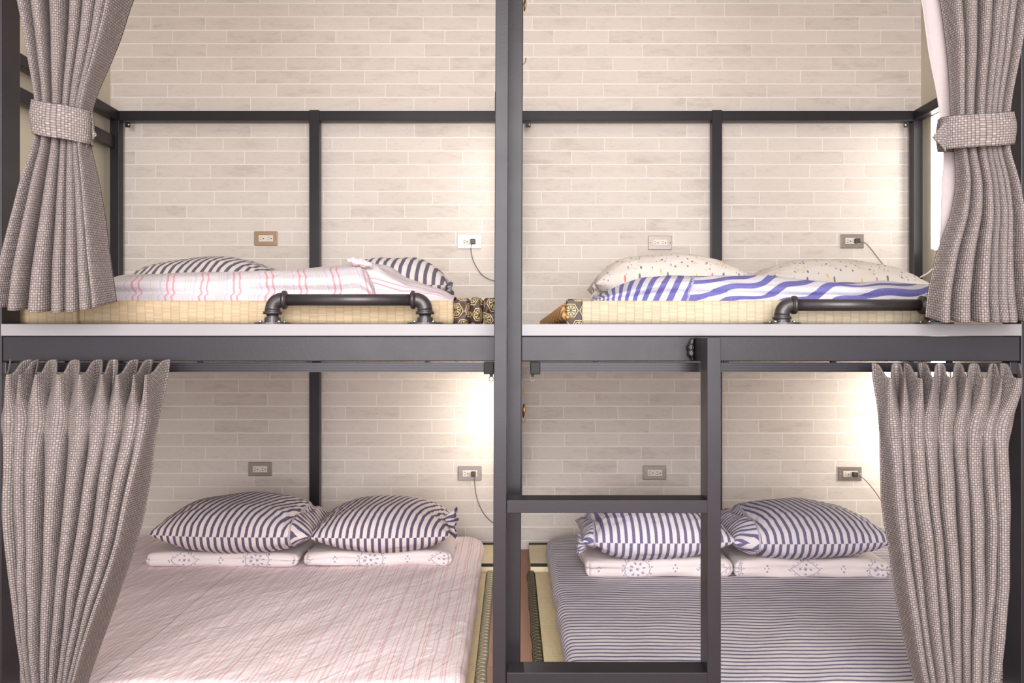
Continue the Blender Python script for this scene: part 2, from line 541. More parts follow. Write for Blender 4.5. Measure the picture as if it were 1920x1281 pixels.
fbox('post', RL-.045, RL, 3.93, 3.975, 0, ZR1+.0)
fbox('post', RR, RR+.045, 3.93, 3.975, 0, ZR1+.0)
fbox('post', XC0, XC1, 3.93, 3.975, 0, ZR1)
for px in (580, 1330):
    a = X(px, 3.93) if px < 960 else X(1335, 3.93)
    fbox('post', a, a+.049, 3.926, 3.972, 0, ZR1+.003)
fbox('back_rail', RL, XC0, 3.93, 3.975, ZR0, ZR1)
fbox('back_rail', XC1, RR, 3.93, 3.975, ZR0, ZR1)
fbox('side_rail', RL-.045, RL, YF+.02, 3.93, ZR0, ZR1)
fbox('side_rail', RR, RR+.045, YF+.02, 3.93, ZR0, ZR1)
fbox('side_rail', XC0+.006, XC1-.006, YF+.08, 3.93, ZR0, ZR1)
fbox('side_rail', RL-.045, RL-.02, YF+.02, 3.93, EYE+.945, EYE+1.006)
for xx in (RL-.045, RR): fbox('side_rail', xx, xx+.045, YF+.02, 3.93, zb0, zb1)
fbox('side_rail', XC0, XC1, YF+.08, 3.93, zb0+.001, zb1-.001)
fbox('back_rail', RL, RR, 3.93, 3.975, zb0, zb1)
# the connection of the front posts with the outer side rails
for a, b in ((RL-.045, XL-.04), (XR+.04, RR+.045)): fbox('front_beam', a, b, YF+.003, YF+.043, zb0, zb1)
for px, s in ((235, 1), (985, 1), (1704, -1)):
    bm = bmesh.new(); x0 = X(px, 3.93); z = Z(233, 3.93)
    box(bm, x0, x0+s*.026, 3.925, 3.929, z-.015, z+.012) if s > 0 else box(bm, x0-.026, x0, 3.925, 3.929, z-.015, z+.012)
    t = obj('corner_tab', bm, M['steel'], fr, bevel=.001)
    xb = x0+s*.019
    Tube('bolt', M['zinc'], [(xb, 3.925, z-.003), (xb, 3.92, z-.003)], .006, t)

# white deck boards
for a, b, c, d, side in ((XL, XC0+.001, RL, XC0+.004, 'left'), (XC1-.001, XR, XC1-.004, RR, 'right')):
    zt, z0 = Z(607, YF-.003), Z(629.5, YF-.003)
    c0, d0 = (c, XC0+.001) if side == 'left' else (XC1-.001, d)
    bm = bmesh.new()
    pts = [(a, YF-.004), (b, YF-.004), (d0 if side == 'left' else b, YF+.082), (d0, YF+.082), (d0, 3.925), (c0, 3.925), (c0, YF+.082), (a, YF+.082)]
    pl = []
    for p in pts:
        if not pl or (Vector(p)-Vector(pl[-1])).length > 1e-5: pl.append(p)
    ox = (c0+d0)/2
    top = [bm.verts.new((p[0]-ox, p[1]-3., zt-z0)) for p in pl]; bot = [bm.verts.new((p[0]-ox, p[1]-3., 0)) for p in pl]
    bm.faces.new(top); bm.faces.new(bot[::-1])
    for i in range(len(pl)):
        j = (i+1) % len(pl); bm.faces.new((bot[i], bot[j], top[j], top[i]))
    o = obj('deck_board', bm, M['deck'], None, (ox, 3., z0), bevel=.0015)
    tag(o, 'white laminate bunk deck board, the %s one, its edge lying on the steel beam' % side, 'bed board', 'upper bunk deck boards')
DT = Z(607, YF-.003)

# ladder
YL = 1.942
la = empty('bunk_ladder', (.24, YL, 0), 'charcoal steel ladder with two rungs standing in front of the right bunk', 'ladder')
x0, x1 = X(926.5, YL), X(951, YL)
bm = bmesh.new(); v = box(bm, x0, x1, YL, YL+.07, 0, 2.66)
for q in v: q.co.x += (q.co.z-1.034)*.0044
obj('side_rail', bm, M['steel'], la, bevel=.0015)
rx0, rx1 = X(1326, YL), X(1352, YL)
zt = Z(632, YL)
Box('side_rail', M['steel'], rx0, rx1, YL, YL+.07, 0, zt, la, bevel=.0015)
for py in (938, 1261.5, 1585):
    z = Z(py, YL); 
    if z < .05: continue
    Box('rung', M['steel'], x1-.001, rx0+.0005, YL, YL+.0685, z-.031, z, la, bevel=.0012)
Box('rung', M['steel'], x1-.001, rx0+.0005, YL, YL+.0685, .12, .151, la, bevel=.0012)
br = Box('bracket', M['steel'], rx0+.0, rx1, YL+.07, YF+.003, zb0+.002, zt, la, bevel=.0015)
bm = bmesh.new()
pts = []
for i in range(15):
    t = i/14; pts.append((rx0-.004-.005*math.sin(PI*t), YF-.006, zb0+.003+(zt-zb0-.006)*t))
tube(bm, pts, [.004+.007*math.sin(PI*i/14)+.0015*math.sin(i*5) for i in range(15)], 10)
obj('weld_bead', bm, M['weld'], la, smooth=True)
Box('bracket', M['steel'], x0, x1, YL+.07, YF, 1.6, 1.66, la, bevel=.0015)
Box('bracket', M['steel'], x0, x1, YL+.07, YF, zb0+.002, zt, la, bevel=.0015)

# curtain tracks below the beam
def track(pxa, pxb, capside, label):
    Y0 = YF+.006; za, zc = Z(680, Y0), Z(697.5, Y0)
    xa, xb = X(pxa, Y0), X(pxb, Y0)
    t = empty('curtain_track', ((xa+xb)/2, Y0, zc), label, 'curtain track', 'curtain tracks under the beam')
    bm = bmesh.new(); prof = []
    H = za-zc; n = 4
    for i in range(n):
        z = zc+H*i/n; h = H/n
        prof += [(Y0, z), (Y0, z+h*.55), (Y0+.004, z+h*.6), (Y0+.004, z+h*.95)]
    prof += [(Y0, za), (Y0+.035, za), (Y0+.035, zc)]
    rows = [[bm.verts.new((x, p[0], p[1])) for p in prof] for x in (xa, xb)]
    m = len(prof)
    for i in range(m): bm.faces.new((rows[0][i], rows[1][i], rows[1][(i+1) % m], rows[0][(i+1) % m]))
    obj('rail', bm, M['alu'], t)
    for s in (-1, 1):
        e = (xa if s < 0 else xb); dark = s == capside
        w_ = .026 if dark else .022
        cap = Box('end_cap', M['black'] if dark else M['alu'], min(e, e+s*w_), max(e, e+s*w_), Y0-.003, Y0+.037, Z(701.5, Y0), Z(678.6, Y0), t, bevel=.002)
        if dark:
            xr = e+s*w_*.75; zr = Z(702, Y0)
            Box('glider', M['black'], xr-.004, xr+.004, Y0+.008, Y0+.016, zr-.006, zr+.002, cap)
            bm = bmesh.new()
            tube(bm, [(xr+math.cos(a)*.006, Y0+.012+math.sin(a)*.002, zr-.0115+math.sin(a)*.006) for a in [i/16*2*PI for i in range(17)]], .0011, 6, False)
            obj('ring', bm, M['chrome'], cap, smooth=True)
    for k in (.12, .4, .63, .88):
        bm = bmesh.new(); box(bm, xa+(xb-xa)*k-.006, xa+(xb-xa)*k+.006, Y0+.012, Y0+.024, za-.001, zb0+.001)
        obj('clip', bm, M['steel'], t)
track(13, 907, 1, 'grooved dark curtain track under the left bunk beam')
track(1013, 1892, -1, 'grooved dark curtain track under the right bunk beam behind the ladder')

# ------------------------------------------------------------ pipe guard rails
def elbow_pts(c, r, a0, a1, sgn, n=10):
    return [(c[0]+sgn*r*math.cos(a), c[1], c[2]+r*math.sin(a)) for a in [a0+(a1-a0)*i/n for i in range(n+1)]]
def pipe_rail(pl, pr, pyc, label):
    Y0 = YF+.045
    s = F/Y0; k = .0155
    g = empty('pipe_guard_rail', ((X(pl, Y0)+X(pr, Y0))/2, Y0, DT), label, 'guard rail', 'black pipe guard rails')
    zc = Z(pyc, Y0)
    xl, xr = X(pl, Y0), X(pr, Y0)
    Tube('pipe', M['iron'], [(xl+.04, Y0, zc), (xr-.04, Y0, zc)], k, g, 24)
    for x, sg in ((xl, -1), (xr, 1)):
        bm = bmesh.new()
        R = .026
        c = (x-sg*R, Y0, zc-R)
        tube(bm, elbow_pts(c, R, 0, PI/2, sg, 12), .0195, 20)
        tube(bm, [(x, Y0, zc-R+.001), (x, Y0, zc-R-.010)], .0205, 20)
        tube(bm, [(x, Y0, zc-R-.005), (x, Y0, zc-R-.012)], .0245, 20)
        tube(bm, [(x-sg*R, Y0, zc), (x-sg*(R+.012), Y0, zc)], .0205, 20)
        tube(bm, [(x-sg*(R+.002), Y0, zc), (x-sg*(R+.010), Y0, zc)], .0245, 20)
        e = obj('elbow', bm, M['iron'], g, smooth=True)
        bm = bmesh.new(); cx, cz = x-sg*.012, zc-.006
        tube(bm, [(cx+.0045*math.cos(a), Y0-.0185, cz+.0045*math.sin(a)) for a in [i/12*2*PI for i in range(13)]], .0009, 6, False)
        obj('casting_mark', bm, M['iron'], e, smooth=True)
        Tube('nipple', M['iron'], [(x, Y0, zc-R-.012), (x, Y0, DT+.012)], .0155, g, 20)
        bm = bmesh.new()
        tube(bm, [(x, Y0, DT+.001), (x, Y0, DT+.018)], [.0225, .0205], 24)
        tube(bm, [(x, Y0, DT), (x, Y0, DT+.0045)], .047, 32)
        fl = obj('flange', bm, M['iron'], g)
        for a in (.8, 2.35, 3.9, 5.5):
            Tube('bolt', M['zinc'], [(x+.034*math.cos(a), Y0+.034*math.sin(a), DT+.004), (x+.034*math.cos(a), Y0+.034*math.sin(a), DT+.009)], .005, fl, 6)
pipe_rail(511, 797, 562, 'black iron pipe guard rail screwed to the left deck board')
pipe_rail(1466, 1752, 571.5, 'black iron pipe guard rail on the right deck board, one end behind the curtain')

# ------------------------------------------------------------ tatami on the decks
def tatami_slab(xa, xb, ya, yb, h, z0, edge, label, wrap=None, rope=False, trimw=0):
    t = empty('tatami_mattress', ((xa+xb)/2, (ya+yb)/2, z0), label, 'tatami mattress', 'thick tatami mattresses')
    cx, cy = (xa+xb)/2, (ya+yb)/2
    bm = softbox((xb-xa)/2, (yb-ya)/2, h/2, .008, None, (40, 10, 4),
                 lambda p: Vector((0, .003*noise.noise(Vector((p.x*6, 1, p.z*20))), .0018*noise.noise(Vector((p.x*5, p.y*3, 2))))))
    o = obj('core', bm, edge, t, (cx, cy, z0+h/2), smooth=True)
    if rope:
        bm = bmesh.new(); n = 23
        for i in range(n):
            y = ya+.03+(yb-ya-.08)*i/(n-1); k0 = len(bm.verts)
            tube(bm, [(xa+.004, y, z0+.014), (xa-.008, y+.010, z0+h*.3), (xa-.009, y+.02, z0+h*.5), (xa-.008, y+.03, z0+h*.7), (xa+.002, y+.04, z0+h-.012)], [.008, .010, .010, .010, .008], 10)
            bm.verts.ensure_lookup_table()
            for q in bm.verts[k0:]: q.co.y = y+.02+(q.co.y-y-.02)*1.0+(q.co.y-y-.02-(q.co.z-z0-h/2)*.5)*2.6
        obj('straw_edge', bm, M['rope'], t, smooth=True)
    if wrap:
        bm = bmesh.new()
        bw = softbox((wrap)/2+.002, .012, h/2+.0025, .006, None, (14, 4, 12),
                     lambda p: Vector((0, .003*noise.noise(Vector((p.x*60, p.z*30, 5))), 0)), uvf=lambda x, y, z: (x+y, z+.018))
        obj('brocade_edging', bw, M['brocade'], t, (xa+wrap/2-.001, ya+.010, z0+h/2), smooth=True)
    return t
TT = EYE+.1135
hT = TT-DT-.001
YT = 2.185
sT = F/YT
tatami_slab(X(146, YT), X(851, YT), YT, 3.86, hT, DT+.001, M['tatami'], 'thick golden tatami mattress on the left deck behind the pipe rail')
tatami_slab(X(18, YT)-.55, X(143, YT), YT+.006, 3.86, hT-.003, DT+.001, M['tatami'], 'thick tatami mattress under the upper left curtain, beside the golden one')
tatami_slab(X(1064, YT), X(1737, YT), YT, 3.86, hT, DT+.001, M['tatami_pale'], 'thick pale tatami mattress with brocade corner on the right deck', wrap=(1092-1064)/sT, rope=True)

# rolled brocade bundles
for i, (pa, pb, pt, lab) in enumerate(((850, 881, 559, 'black and gold brocade roll touching the end of the golden tatami'),
                                       (881, 905, 558, 'black and gold brocade roll, middle one of three on the left deck'),
                                       (905, 934, 558, 'black and gold brocade roll half hidden behind the central post'))):
    Yb = 2.19; xa, xb = X(pa, Yb)+.0005, X(pb, Yb)-.0005; hz = (Z(pt, Yb)-DT)/2
    sd = i*3.3
    def dsp(p, sd=sd, hz=hz):
        crease = -.006*math.exp(-((p.z+.004-.01*math.sin(p.x*90+sd))/.004)**2)
        d = crease+.006*noise.noise(Vector((p.x*60+sd, p.y*30, p.z*45)))
        return Vector((0, -d*1.2, .5*d))
    bm = softbox((xb-xa)/2, .05, hz, .011, .012, (18, 14, 26), dsp, uvf=lambda x, y, z, sd=sd: (x+y+sd*.0061, z+sd*.004+.019))
    o = obj('brocade_roll', bm, M['brocade'], None, ((xa+xb)/2, Yb+.05, DT+hz+.001), smooth=True)
    tag(o, lab, 'cloth roll', 'rolled brocade bundles on the left deck')

# ------------------------------------------------------------ bedding
def pillow(name, px0, px1, ytop, ybot, Y0, zbase, mat, label, group, d=.42, tt=.62, peak=.45, rot=0, tuck=None, seed=0, slant=.0, pinch=.0, zt=None, tilt=0.):
    """px0..px1 span at distance Y0 (the pillow's middle); zbase = height of what it lies on"""
    xa, xb = X(px0, Y0-.1), X(px1, Y0-.1); wd = xb-xa
    T = (zt if zt else Z(ytop, Y0)) - zbase
    cx = (xa+xb)/2; nu, nv = 84, 48
    tt = .55
    top_h, bot_h = T*tt, T*(1-tt)
    def P(u, v, sgn):
        a, b = u*2-1, v*2-1
        pk = (peak*2-1)*.8
        aw = a - pk*(1-a*a)*.55
        ea = max(0., 1-abs(aw)**2.3); eb = max(0., 1-abs(b)**2.5)
        th = (ea**.62)*(eb**.5)
        nx = noise.noise(Vector((a*2.2+seed, b*1.6, sgn*2)))
        edge = 1-ea*eb
        wr = noise.noise(Vector((a*5+seed*3, b*9, sgn)))*.012*edge
        x = a*wd/2*(1-.035*(1-b*b)*abs(a)**3)
        y = b*d/2*(1-.13*abs(a)**2.5*(1 if True else 0)+.03)
        z = (top_h if sgn > 0 else -bot_h)*th*(1+.09*nx) + wr*th**.3
        if sgn < 0: z = max(z, -bot_h*1.0)
        if tuck:
            for tx, wdt, dep in tuck:
                q = (a-tx-.06*math.sin(b*3+seed))/wdt
                z -= sgn*dep*math.exp(-q*q)*max(0, 1-abs(b))**.4
        z += T*.10*math.cos(a*2+seed)*0
        ca, sa = math.cos(rot), math.sin(rot)
        return Vector((x*ca-y*sa, x*sa+y*ca, z + y*tilt))
    bm = bmesh.new()
    for sgn in (1, -1):
        def uvf(i, j, vs, sgn=sgn):
            a, b = i/nu*2-1, j/nv*2-1
            arc = (b+1)*d*.5
            bl = 0
            if tuck:
                for tx, wdt, dep in tuck:
                    side = (a-tx)*(1 if tx > 0 else -1)
                    if side > 0: bl = 1
            uu = a*wd/2*1.03 + slant*(arc if sgn > 0 else -arc*.3) + (0 if sgn > 0 else .011)
            uu = uu*(1-min(1, bl*2.2)) + (uu*.4+arc*1.1)*min(1, bl*2.2) if bl else uu
            return (uu+.5+seed*.007, arc)
        vs = grid(bm, nu, nv, lambda u, v: P(u, v, sgn), uvf)
        if sgn < 0:
            for f in list(bm.faces)[-nu*nv:]: f.normal_flip()
    bmesh.ops.remove_doubles(bm, verts=bm.verts, dist=.0004)
    o = obj(name, bm, mat, None, (cx, Y0, zbase+bot_h+.002), smooth=True)
    tag(o, label, 'pillow', group)
    return o, wd, T, bot_h
def ruffle(parent, x, z, r, mat, sgn=1, y=-.12, seed=0):
    """gathered open end of a pillow case, a child mesh in the pillow's own space"""
    bm = bmesh.new(); n = 60
    def fn(u, v):
        a = u*2*PI; rr = r*(.35+.65*v)*(1+.22*math.sin(a*7+seed)*v+.1*math.sin(a*3+v*5))
        return Vector((x+sgn*(v*r*.9-.25*r+.12*r*math.sin(a*5+seed)), y+rr*math.cos(a)*.8, z+rr*math.sin(a)))
    grid(bm, n, 8, fn, lambda i, j, vs: (i/n*.35, j*.01))
    def fn2(u, v):
        a = u*2*PI; rr = r*(.75-.6*v)*(1+.15*math.sin(a*6+seed))
        return Vector((x+sgn*(r*.62-.25*r*v), y+rr*math.cos(a)*.8, z+rr*math.sin(a)))
    grid(bm, n, 4, fn2, lambda i, j, vs: (i/n*.25, j*.01))
    me = bpy.data.meshes.new('case_opening'); bm.to_mesh(me); bm.free(); me.materials.append(mat)
    for f in me.polygons: f.use_smooth = True
    o = bpy.data.objects.new('case_opening', me); C.objects.link(o); o.parent = parent
    return o

# lower floor mats
MH = .012
def rush_mat(xo, xi_sign, x_far, border, label):
    # xo outer edge, border inward, from Y 1.9 to 3.57
    s = xi_sign; bw = .036
    m = empty('woven_rush_mat', ((xo+x_far)/2, 2.8, 0), label, 'rush mat', 'rush mats on the bunk floor')
    a, b = sorted((xo+s*bw, x_far))
    Box('mat_field', M['tatami_top'], a, b, 2.2, 3.57, 0, MH, m, bevel=.002)
    bm = bmesh.new()
    a, b = sorted((xo, xo+s*bw))
    def fn(u, v): 
        x = a+(b-a)*u
        return Vector((x+.004*noise.noise(Vector((v*14, 0, s))), 2.2+(3.575-2.2)*v, MH+.004*math.sin(PI*u)**.5 if 0 < u < 1 else 0))
    grid(bm, 6, 90, fn, lambda i, j, vs: (i/6, j/90*1.62))
    obj('braided_border', bm, border, m, smooth=True)
    return m
rush_mat(-.078, -1, -1.93, M['border_light'], 'rush mat with cream patterned border beneath the pink striped mattress')
rush_mat(.066, 1, 1.95, M['border_dark'], 'rush mat with black braided border beneath the blue striped mattress')
for xa, xb, lab in ((-1.95, -.012, 'flat straw panel with dark edging between pink mattress and wall'),
                    (.082, 1.955, 'flat straw panel with dark edging between blue striped mattress and wall')):
    m = empty('straw_panel', ((xa+xb)/2, 3.75, 0), lab, 'straw mat', 'straw panels along the wall')
    Box('panel', M['matcream'], xa, xb, 3.577, 3.915, 0, .045, m, bevel=.004)
    bm = bmesh.new(); box(bm, xa, xb, 3.571, 3.577, .034, .047); box(bm, xa, xb, 3.915, 3.922, 0, .052)
    obj('edging', bm, M['darktrim'], m)

# lower mattresses
def wrinkle(seed, amp=1):
    def f(p):
        k = noise.noise(Vector((p.x*2.2+seed, p.y*1.7, 0)))*.008
        k += noise.noise(Vector((p.x*9-p.y*5+seed, p.y*3, 1)))*.004
        e = max(0, abs(p.x)/.84-.8)*5
        side = math.copysign(1, p.x)*noise.noise(Vector((p.y*7+seed, p.z*6, 3)))*.012*e
        return Vector((side, 0, (k*amp) if p.z > 0 else 0))
    return f
MT = .100
for xa, xb, mat, lab, sd in ((-1.80, -.132, M['sheet_pink'], 'large floor mattress in a cream sheet with fine pink stripes', 1.),
                             (.158, 1.815, M['sheet_stripe'], 'large floor mattress in a white sheet with narrow grey blue stripes', 5.)):
    ya, yb = 2.17, 3.86
    hz = (MT-MH)/2
    bm = softbox((xb-xa)/2, (yb-ya)/2, hz, .032, .11, (110, 90, 10), wrinkle(sd, .8 if sd > 3 else 1.2))
    o = obj('floor_mattress', bm, mat, None, ((xa+xb)/2, (ya+yb)/2, MH+hz+.0055), smooth=True)
    tag(o, lab, 'mattress', 'lower bunk mattresses')
    # tapering: the pink sheet pulls inward toward the front
MT += .004

# folded quilts and pillows of the lower bunk
def quilt(px0, px1, pyt, pyb, Yf, label, seed, d=.36, lean=0, h=.064):
    xa, xb = X(px0, Yf), X(px1, Yf)
    def dsp(p):
        k = noise.noise(Vector((p.x*5+seed, p.y*4, p.z*3)))
        e = abs(p.x)/((xb-xa)/2)
        y = .012*noise.noise(Vector((p.x*7+seed, 0, p.z*25)))
        y += .008*math.exp(-((p.z-.002)/.004)**2)
        return Vector((.01*noise.noise(Vector((p.y*9, p.z*20, seed))), y, k*.008*(1 if p.z > 0 else .2) - (.012*e**4 if p.z > 0 else 0)))
    bm = softbox((xb-xa)/2, d/2, h/2, .024, .03, (70, 30, 12), dsp, uvf=lambda x, y, z, sd=seed: (x+sd*.11, (z if y <= -d/2+.02 else .03+(y+d/2))))
    o = obj('folded_quilt', bm, M['medallion'], None, ((xa+xb)/2, Yf+d/2, MT+h/2), smooth=True)
    tag(o, label, 'quilt', 'folded quilts under the lower pillows')
    return MT+h
zq = quilt(268, 556, 1012, 1065, 3.30, 'folded cream quilt with blue medallions, leftmost on the pink mattress', 0)
quilt(568, 848, 1020, 1063, 3.315, 'folded cream quilt with blue medallions on the pink mattress, right of the other', 1.6)
quilt(1098, 1376, 1045, 1083, 3.155, 'folded white quilt with blue medallions behind the ladder upright', 2.2, .34, h=.076)
quilt(1382, 1676, 1042, 1085, 3.145, 'folded white quilt with blue medallions, rightmost, on the striped mattress', 4.4, .34, h=.076)
g = 'striped pillows on the lower bunk'
zq -= .016
o, wd, T, bh = pillow('pillow', 296, 600, 929, 0, 3.42, zq, M['pillow_navy'], 'dark navy striped pillow, leftmost on the lower left bunk', g, peak=.44, tuck=[(.74, .035, .018)], seed=1, slant=-.45, d=.44, rot=-.05)
o, wd, T, bh = pillow('pillow', 586, 846, 936, 0, 3.44, zq, M['pillow_navy'], 'navy striped pillow with ruffled open end, beside the dark striped one', g, peak=.55, seed=2.4, slant=-.35, d=.44, rot=.03)
ruffle(o, wd/2-.02, .02, .058, M['pillow_navy'], 1, -.05, 1)
o, wd, T, bh = pillow('pillow', 1088, 1372, 940, 0, 3.28, zq+.012, M['pillow_blue'], 'blue striped pillow partly behind the ladder rung', g, peak=.42, tuck=[(-.84, .04, .022)], seed=3.1, slant=.08, d=.42)
ruffle(o, -wd/2+.01, -.03, .035, M['pillow_blue'], -1, -.12, 4)
o, wd, T, bh = pillow('pillow', 1358, 1664, 941, 0, 3.29, zq+.012, M['pillow_blue'], 'blue striped pillow with pointed corner right of the ladder', g, peak=.4, tuck=[(-.70, .035, .02)], seed=4.2, slant=.25, d=.44, rot=.04)

# upper pillows
g = 'pillows on the upper bunks'
pillow('pillow', 232, 540, 484, 0, 3.5, TT, M['pillow_grey'], 'grey striped pillow on the upper left bunk behind the pink striped duvet', g, seed=5, slant=-.45, d=.44, peak=.48)
o, wd, T, bh = pillow('pillow', 600, 842, 484, 0, 3.35, TT, M['pillow_grey'], 'navy striped pillow beside the peak of the pink striped duvet', g, seed=6, slant=-.1, d=.44, peak=.72)
ruffle(o, wd/2-.02, -.02, .045, M['pillow_grey'], 1, -.05, 2)
o, wd, T, bh = pillow('pillow', 1112, 1420, 477, 0, 3.4, TT, M['dotted'], 'white pillow with coloured flecks, left one on the upper right bunk', g, seed=7, d=.44, peak=.42)
ruffle(o, -wd/2+.02, -.035, .036, M['dotted'], -1, -.1, 3)
pillow('pillow', 1405, 1735, 487, 0, 3.55, TT, M['dotted'], 'white pillow with coloured flecks near the lit lamp', g, seed=8, d=.44, peak=.42)

def duvet(px0, px1, tops, Y0, D, mat, label, uvfun, seed, notch=True, fold=1.0):
    xa, xb = X(px0, Y0), X(px1, Y0); nu, nv = 190, 56
    bm = bmesh.new(); mid = (xa+xb)/2
    def fn(u, v):
        px = px0+(px1-px0)*u; x = xa+(xb-xa)*u
        H = Z(sinterp(tops, px), Y0+.09)-TT
        e = min(1, min(u, 1-u)*18)**.5
        H = max(.006, H)*(.25+.75*e)
        a = PI*v
        c, s_ = math.cos(a), math.sin(a)
        y = -math.copysign(abs(c)**.55, c)
        z = abs(s_)**.62
        Dh = D/2*(.8+.2*e)
        p = Vector((x-mid, Dh*(1+y)+.0, H*z))
        if notch and v < .35:
            p.y += .028*math.exp(-((z-.30)/.10)**2) + .006*math.sin(z*30)*(1-z)
        n = noise.noise(Vector((x*5+seed, p.y*4, 0)))*.012+noise.noise(Vector((x*11-p.y*9+seed, p.y*6, 2)))*.009*fold
        n += .007*fold*math.sin(x*8+p.y*26+noise.noise(Vector((x*3, p.y*3, seed)))*5)
        p.z += n*z*min(1, H/.08)*.8; p.y += -noise.noise(Vector((x*6+seed, z*3, 5)))*.02*e*(1-v)
        return p
    L = D+.2
    grid(bm, nu, nv, fn, lambda i, j, vs: uvfun((xb-xa)*i/nu, j/nv*L, i/nu, vs[i][j].co))
    o = obj('duvet', bm, mat, None, (mid, Y0, TT+.0015), smooth=True)
    return tag(o, label, 'duvet')
d1 = duvet(150, 700, [(150, 508), (300, 506), (420, 504), (520, 500), (600, 493), (640, 488), (665, 480), (680, 481), (700, 492)], 2.36, .75, M['duvet_pink'],
      'white duvet with thin pink and grey stripes on the upper left bunk', lambda x, y, u, co: (x+y*.10+.006*math.sin(y*22+x*3), y), 2, fold=.35)
# its turned back corner, sloping down to the right: a part of the same duvet
def corner(u, v):
    px = 672+(850-672)*u; Y0 = 2.40
    top = interp([(672, 484), (700, 490), (730, 508), (760, 525), (800, 535), (830, 545), (850, 556)], px)
    H = max(.004, Z(top, Y0+.05)-TT)
    a = PI*v*.98+.01; c, s_ = math.cos(a), math.sin(a)
    y = -math.copysign(abs(c)**.6, c); z = abs(s_)**.8
    f = .010*math.sin(v*24+u*6)*(1-u)*z + .006*noise.noise(Vector((u*6, v*9, 1)))
    return Vector((X(px, Y0), Y0+.22*(1+y)*(1-.25*u), TT+.0015+H*z+f*min(1, H/.05)))
bm = bmesh.new(); grid(bm, 60, 60, corner, lambda i, j, vs: (j/60*.42+.3, i/60*.3))
obj('turned_corner', bm, M['duvet_pink'], d1, smooth=True)
bm = bmesh.new()
def knot(u, v):
    px = 652+46*u; Y0 = 2.42; c = at(px, 487+10*u, Y0)
    r = .007+.005*math.sin(PI*u)
    a = 2*PI*v
    return c+Vector((0, r*math.cos(a)+.004*math.sin(u*20), r*math.sin(a)*(1+.2*math.sin(u*17+a*2))))
grid(bm, 24, 16, knot, lambda i, j, vs: (j/16*.1, i/24*.06))
obj('rolled_seam', bm, M['duvet_pink'], d1, smooth=True)
def uv_blue(x, y, u, co):
    px = 1112+748*u; h = co.z + co.y*.30
    bound = 1288+h*200
    if px < bound:
        n = 6.3*math.log(max(4, px-1085-h*330*min(1, (px-1100)/150)))
        return (n*.036, y)
    k = -.36*x + .90*h + .012*math.sin(x*13+h*20) + .006*math.sin(x*41)
    if px > 1480: k += .16*(px-1480)/628
    return (k*.80+.02, y)
duvet(1112, 1860, [(1112, 558), (1150, 546), (1185, 529), (1230, 516), (1270, 513), (1340, 509), (1420, 515), (1500, 519), (1600, 526), (1650, 530), (1690, 526), (1740, 527), (1860, 530)], 2.38, .75, M['duvet_blue'],
      'white duvet with wide blue stripes on the upper right bunk', uv_blue, 9, notch=True, fold=.8)

# ------------------------------------------------------------ outlets, plugs, cords
def outlet(px, py, plate, label, plugged):
    Y0 = WALL-.0005; x, z = X(px, WALL), Z(py, WALL)
    t = empty('wall_outlet', (x, Y0, z), label, 'outlet', 'wall outlets on the brick wall')
    p = Box('cover_plate', plate, x-.058, x+.058, Y0-.006, Y0, z-.035, z+.035, t, bevel=.002)
    for sx in (-.05, .05): Tube('screw', M['zinc'], [(x+sx, Y0-.006, z), (x+sx, Y0-.0075, z)], .003, p, 8)
    Box('socket', M['bakelite'], x-.035, x+.037, Y0-.0085, Y0-.006, z-.0155, z+.0155, t, bevel=.001)
    bm = bmesh.new()
    for cx in (-.019, .019):
        box(bm, x+cx-.009, x+cx-.001, Y0-.0089, Y0-.0084, z+.004, z+.0065)
        box(bm, x+cx-.009, x+cx-.001, Y0-.0089, Y0-.0084, z-.0075, z-.005)
        tube(bm, [(x+cx+.0085, Y0-.0084, z-.001), (x+cx+.0085, Y0-.0089, z-.001)], .0032, 8)
    obj('slots', bm, M['slot'], t)
    return x, z
data = [(499, 447, 'bronze', 'bronze tinted wall outlet above the pink striped duvet', None),
        (880, 453, 'bright', 'bright steel wall outlet with a plug, upper bunk, beside the central post', [(884, 455), (883, 468), (888, 490), (902, 513), (917, 523), (930, 525), (948, 515)]),
        (1237, 455, 'chrome', 'steel wall outlet above the left flecked pillow', None),
        (1597, 452, 'chrome', 'steel wall outlet with a plug above the right flecked pillow', [(1606, 455), (1620, 454), (1632, 465), (1645, 482), (1657, 498), (1664, 512)]),
        (488, 879, 'chrome', 'dull wall outlet above the leftmost lower pillow', None),
        (881, 887, 'chrome', 'steel wall outlet with a plug beside the central post, lower bunk', [(888, 888), (890, 905), (892, 925), (900, 950), (912, 969), (928, 981), (948, 978)]),
        (1227, 886, 'chrome', 'steel wall outlet framed by the ladder opening', None),
        (1593, 888, 'chrome', 'steel wall outlet with a plug beside the lower right curtain', [(1602, 889), (1614, 893), (1630, 908), (1648, 932), (1662, 955), (1675, 975)])]
for i, (px, py, pm, lab, cord) in enumerate(data):
    x, z = outlet(px, py, M[pm], lab, cord)
    if cord:
        x += .019
        t = empty('power_plug', (x, WALL-.009, z), 'dark plug with grey cord in the outlet ' + ('beside the central post, upper bunk', 'above the right flecked pillow', 'beside the central post, lower bunk', 'by the lower right curtain')[(1, 3, 5, 7).index(i)], 'plug', 'plugs in the wall outlets')
        Box('plug_body', M['plug'], x-.012, x+.011, WALL-.034, WALL-.0095, z-.0125, z+.0115, t, bevel=.003)
        pts = [at(cord[0][0], cord[0][1], WALL-.034)] + [at(a, b, WALL-.022) for a, b in cord[1:]]
        Tube('cord', M['cord'], smooth_path(pts), .0021, t, 8)

